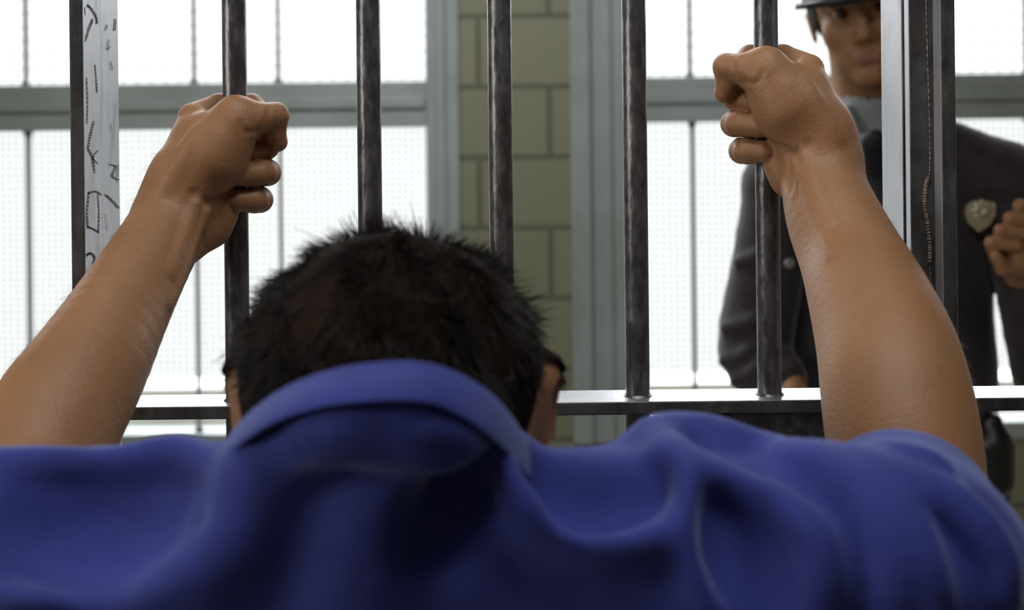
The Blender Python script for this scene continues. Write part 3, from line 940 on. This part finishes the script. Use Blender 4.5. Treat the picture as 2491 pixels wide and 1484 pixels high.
ob.add([Cone(G(0, 92, -24), G(0, 106, -62), 7, 10.5), Cone(G(-12, 94, -66), G(12, 94, -66), 8, 8)], 8, 5)
ob.add([Cone(G(-38, 84, -6), G(38, 84, -6), 9, 9)], 14)
ob.add([Ell(G(s * 29, 97, -24), (17, 13, 11), OA) for s in (-1, 1)], 8, op='s')
ob.add([Ell(G(s * 29, 81, -24), (12, 12, 12), OA) for s in (-1, 1)], 1)
ob.add([Cone(G(-18, 87, -94), G(18, 87, -94), 5, 5), Cone(G(-14, 87, -102), G(14, 87, -102), 6, 6)], 4)
ob.add([Cone(G(s * 76, -14, -18), G(s * 74, 0, -52), 14, 9, (ox, 0.45)) for s in (-1, 1)], 5)
ob.add([Cone(G(0, -10, -70), O_(2122, 340, 20), 54, 60)], 25)
SLo, SRo, ELo, ERo = O_(1905, 455, 20), O_(2445, 445, 0), O_(1838, 850, -10), O_(2560, 905, -60)
WLo, WRo = O_(1918, 935, -85), O_(2492, 660, -150)
ob.add([Cone(SLo, SRo, 48, 48), Cone(O_(2155, 520, 30), O_(2150, 1150, 30), 130, 135, ((0, 1, 0), 0.66))], 40, 40)
ob.add(limb([SLo, ELo, WLo], [48, 42, 28], 3) + limb([SRo, ERo, WRo], [48, 42, 28], 3), 10, 2)
for s in (-1, 1):
    ob.add(limb([O_(2180 + s * 125, 1200, 30), np.array([O_(2180 + s * 125, 1200)[0], 2.33, 0.5]), np.array([O_(2180 + s * 130, 1200)[0], 2.34, 0.1])], [75, 52, 42], 3), 20, 2)
# left-hand fist at the chest (right in the picture)
h0 = lambda x, y, q: O_(x, y, q)
ob.add([Ell(h0(2492, 612, -172), (36, 26, 42)), Cone(WRo, h0(2488, 620, -168), 28, 30)], 12, 10)
for i in range(4):
    a = (2412 + 23 * i, 592 - 30 * i)
    ob.add(chain([h0(a[0] + 62, a[1] + 8, -196), h0(a[0], a[1], -192), h0(a[0] + 12, a[1] + 36, -180), h0(a[0] + 50, a[1] + 48, -172)], [9.5, 10.5, 9.5, 8.5]), 2, 2.5)
ob.add(chain([h0(2480, 660, -186), h0(2440, 655, -196), h0(2424, 625, -202)], [11, 10.5, 8.5]), 3, 3)
# right hand hanging in front of the hip
ob.add([Ell(O_(1922, 968, -95), (27, 40, 36))], 10)
for i in range(4):
    ob.add(chain([O_(1902 + i * 14, 985, -125 + 8 * i), O_(1905 + i * 15, 1035, -132 + 8 * i), O_(1918 + i * 14, 1068, -115 + 8 * i)], [9.5, 9, 8]), 2, 2)
ob.add(chain([O_(1950, 950, -110), O_(1975, 990, -120), O_(1975, 1025, -118)], [11, 10, 8.5]), 3, 3)

def paint_officer(c):
    q = (c - OC) @ OA.T * 1000
    x, f, u = q[:, 0], q[:, 1], q[:, 2]
    r = np.zeros(len(c), int)
    r[(np.abs(x) < 23 - np.abs(u + 97) * 1.1) & (u > -110) & (u < -86) & (f > 84)] = 1
    for s in (-1, 1):
        r[((x - s * 29) ** 2 + (u + 24) ** 2 < 7.5 ** 2) & (f > 85)] = 2
    r[(np.abs(np.abs(x) - 30) < 18) & (np.abs(u + 6) < 5) & (f > 70)] = 3
    return r
solid_obj('body', ob, 3.0, [M['skin'], M['lips'], M['iris'], M['hair']], off, paint=paint_officer)
# hair below the cap
hs = Solid(); hs.add([Ell(G(0, -6, 4), (80, 98, 90), OA)], 1)
v, f = surface(hs, 4)
cq = (v[f].mean(1) - OC) @ OA.T * 1000
keep = (cq[:, 2] > -62) & (cq[:, 1] < 42 - np.clip(-cq[:, 2] - 10, 0, 60) * 0.6) | (cq[:, 2] > 20)
link('hair', np_mesh('hair', v, f[keep]), off, M['hair'], True)
# cap
cp = Solid()
cp.add([Cone(G(0, -4, 2), G(0, -4, 40), 84, 86)], 4)
cp.add([Ell(G(0, 0, 62), (122, 128, 30), np.array([ox, nrm(of - ou * 0.12), nrm(ou + of * 0.12)]))], 14)
cp.add([Cone(G(0, -10, -200), G(0, -10, -40), 300, 60)], 2, op='s')
def ring(name, u0, u1, r0, r1, a0, a1, m, parent, thick=0.003, drop=0.0, seg=40):
    V, Fq = [], []
    for i in range(seg + 1):
        a = a0 + (a1 - a0) * i / seg
        for (r, u) in ((r0, u0), (r1, u1), (r1 - thick * 1000, u1 + (thick * 1000 if drop else 0)), (r0 - (0 if drop else thick * 1000), u0 + (thick * 1000 if drop else 0))):
            fall = drop * math.cos((a - math.pi / 2)) ** 2 if (drop and r == r1) else 0
            V.append(G(r * math.cos(a) * 0.93, r * math.sin(a) * 1.08 - 4, u - fall))
    for i in range(seg):
        for j in range(4):
            Fq.append((i * 4 + j, i * 4 + (j + 1) % 4, (i + 1) * 4 + (j + 1) % 4, (i + 1) * 4 + j))
    return link(name, np_mesh(name, V, Fq), parent, m, True)
cap_ = solid_obj('cap', Solid().add([Ell(G(0, 0, 62), (122, 128, 30), np.array([ox, nrm(of - ou * 0.12), nrm(ou + of * 0.12)]))], 1).add([Cone(G(0, -4, 8), G(0, -4, 50), 84, 88)], 10), 4, M['cap'], off)
# open the cap underneath so the head sits in it
bmx = bmesh.new(); bmx.from_mesh(cap_.data)
pl = G(0, 0, -2); off_l = Vector(cap_.location)
bmesh.ops.bisect_plane(bmx, geom=bmx.verts[:] + bmx.edges[:] + bmx.faces[:], plane_co=Vector(pl), plane_no=Vector(-ou), clear_outer=True)
bmx.to_mesh(cap_.data); bmx.free()
ring('visor', 2, 0, 84, 134, math.radians(38), math.radians(142), M['leather'], cap_, 0.004, 12)
ring('silver_strap', 6, 19, 91, 91, math.radians(-5), math.radians(185), M['silver'], cap_, 0.003)
# shirt collar, tie
oc = Solid()
oc.add([Cone(O_(2122, 345, 15), O_(2108, 276, 12), 76, 66)], 5)
oc.add(chain([O_(2060, 268, -45), O_(2085, 345, -75), O_(2128, 340, -88)], [10, 12, 8]) + chain([O_(2185, 268, -45), O_(2172, 345, -75), O_(2136, 340, -88)], [10, 12, 8]), 5, 3)
oc.add([Cone(O_(2110, 240, 12), O_(2100, 150, 12), 58, 58)], 2, op='s')
solid_obj('shirt', oc, 4, M['oshirt'], off)
jk = Solid()
jk.add([Cone(SLo, SRo, 63, 63)], 20)
jk.add([Cone(O_(2150, 345, 25), SRo, 74, 64), Cone(O_(2140, 345, 25), SLo, 74, 64)], 20, 20)
jk.add([Cone(O_(2165, 540, 40), O_(2165, 900, 40), 165, 168, ((0, 1, 0), 0.68)), Cone(O_(2165, 900, 40), O_(2165, 1190, 40), 168, 182, ((0, 1, 0), 0.72))], 30, 20)
jk.add(limb([SLo, O_(1868, 650, 5), ELo, O_(1896, 925, -70)], [63, 59, 60, 44], 3), 8, 2)
jk.add(limb([SRo, O_(2510, 650, -25), ERo, O_(2506, 730, -135)], [64, 62, 62, 48], 3), 8, 2)
for a, b_, r in (((1800, 640), (1880, 600), 16), ((1770, 800), (1880, 760), 18), ((1765, 880), (1870, 830), 18), ((1790, 930), (1880, 860), 15)):
    l = trace(jk, [a, ((a[0] + b_[0]) / 2, (a[1] + b_[1]) / 2 + 8), b_])
    jk.add(chain(l + np.array([0, 0.006, 0]), [r * 0.6, r * 0.8, r * 0.5]), 9, 2)
jk.add([Cone(O_(2122, 420, 10), O_(2110, 200, 10), 66, 62)], 4, op='s')
jk.add([Cone(O_(2130, 330, -60), O_(2150, 560, -125), 44, 6)], 6, op='s')
jo = solid_obj('jacket', jk, 4.5, M['jacket'], off)
fr = Solid(); fr.add([Cone(O_(2128, 350, 20), O_(2150, 620, 30), 70, 90, ((0, 1, 0), 0.7))], 2)
solid_obj('shirt_front', fr, 6, M['oshirt'], off)
te = Solid(); te.add(chain([O_(2130, 352, -92), O_(2132, 420, -62), O_(2148, 620, -85)], [17, 22, 32], ((0, 1, 0), 0.35)), 4, 2)
te.add([Ell(O_(2128, 342, -92), (20, 13, 18))], 5)
solid_obj('tie', te, 4, M['tie'], off)
# badge, buttons
bp = trace(jk, [(2385, 510)])[0]
bm_ = MB()
out = [(-12, 54), (-30, 44), (-34, 28), (-38, 10), (-38, -14), (-26, -36), (0, -54), (24, -34), (34, -8), (32, 14), (36, 34), (18, 40), (6, 48)]
tb = math.radians(-8)
pts = []
for a, b_ in out:
    x_, z_ = a * math.cos(tb) - b_ * math.sin(tb), a * math.sin(tb) + b_ * math.cos(tb)
    pts.append((bp[0] + x_ * 0.00066, bp[1] - 0.006, bp[2] + z_ * 0.00066))
bm_.poly(pts, (0, 0.006, 0))
bm_.tube((bp[0], bp[1] - 0.010, bp[2]), (bp[0], bp[1] - 0.005, bp[2]), 0.010, 0.013, 24)
for k in range(8):
    a = k * math.pi / 4
    bm_.tube((bp[0], bp[1] - 0.008, bp[2]), (bp[0] + 0.019 * math.cos(a), bp[1] - 0.007, bp[2] + 0.019 * math.sin(a)), 0.003, 0.001, 8)
bm_.build('badge', M['badge'], jo)['label'] = 'brass and silver shield badge'
for px, py in ((1918, 640), (2156, 650), (2158, 780), (2160, 910)):
    c = trace(jk, [(px, py)])[0]; g = grad(jk, c[None])[0]
    b = MB(); b.tube(c - g * 0.002, c + g * 0.006, 0.0095, 0.0075, 20); b.build('button', M['silver'], jo)
b = Solid(); b.add([Cone(O_(2415, 1085, -45), O_(2420, 1165, -45), 34, 30)], 4); b.add([Cone(O_(2412, 1030, -45), O_(2414, 1075, -45), 18, 28)], 8)
solid_obj('holster', b, 4, M['leather'], off)
ot = Solid()
for s in (-1, 1):
    ot.add(limb([O_(2180 + s * 125, 1190, 30), np.array([O_(2180 + s * 125, 1200)[0], 2.33, 0.5]), np.array([O_(2180 + s * 130, 1200)[0], 2.34, 0.08])], [98, 70, 60], 3), 20, 2)
solid_obj('trousers', ot, 8, M['trouser'], off)
for s in (-1, 1):
    x = O_(2180 + s * 130, 1200)[0]
    b = Solid(); b.add([Cone((x, 2.36, 0.045), (x + s * 0.02, 2.18, 0.035), 44, 36)], 8)
    b.add([Cone((x, 2.3, -0.2), (x, 2.3, -0.2), 200, 200)], 1, op='s')
    solid_obj('shoe', b, 5, M['leather'], off)
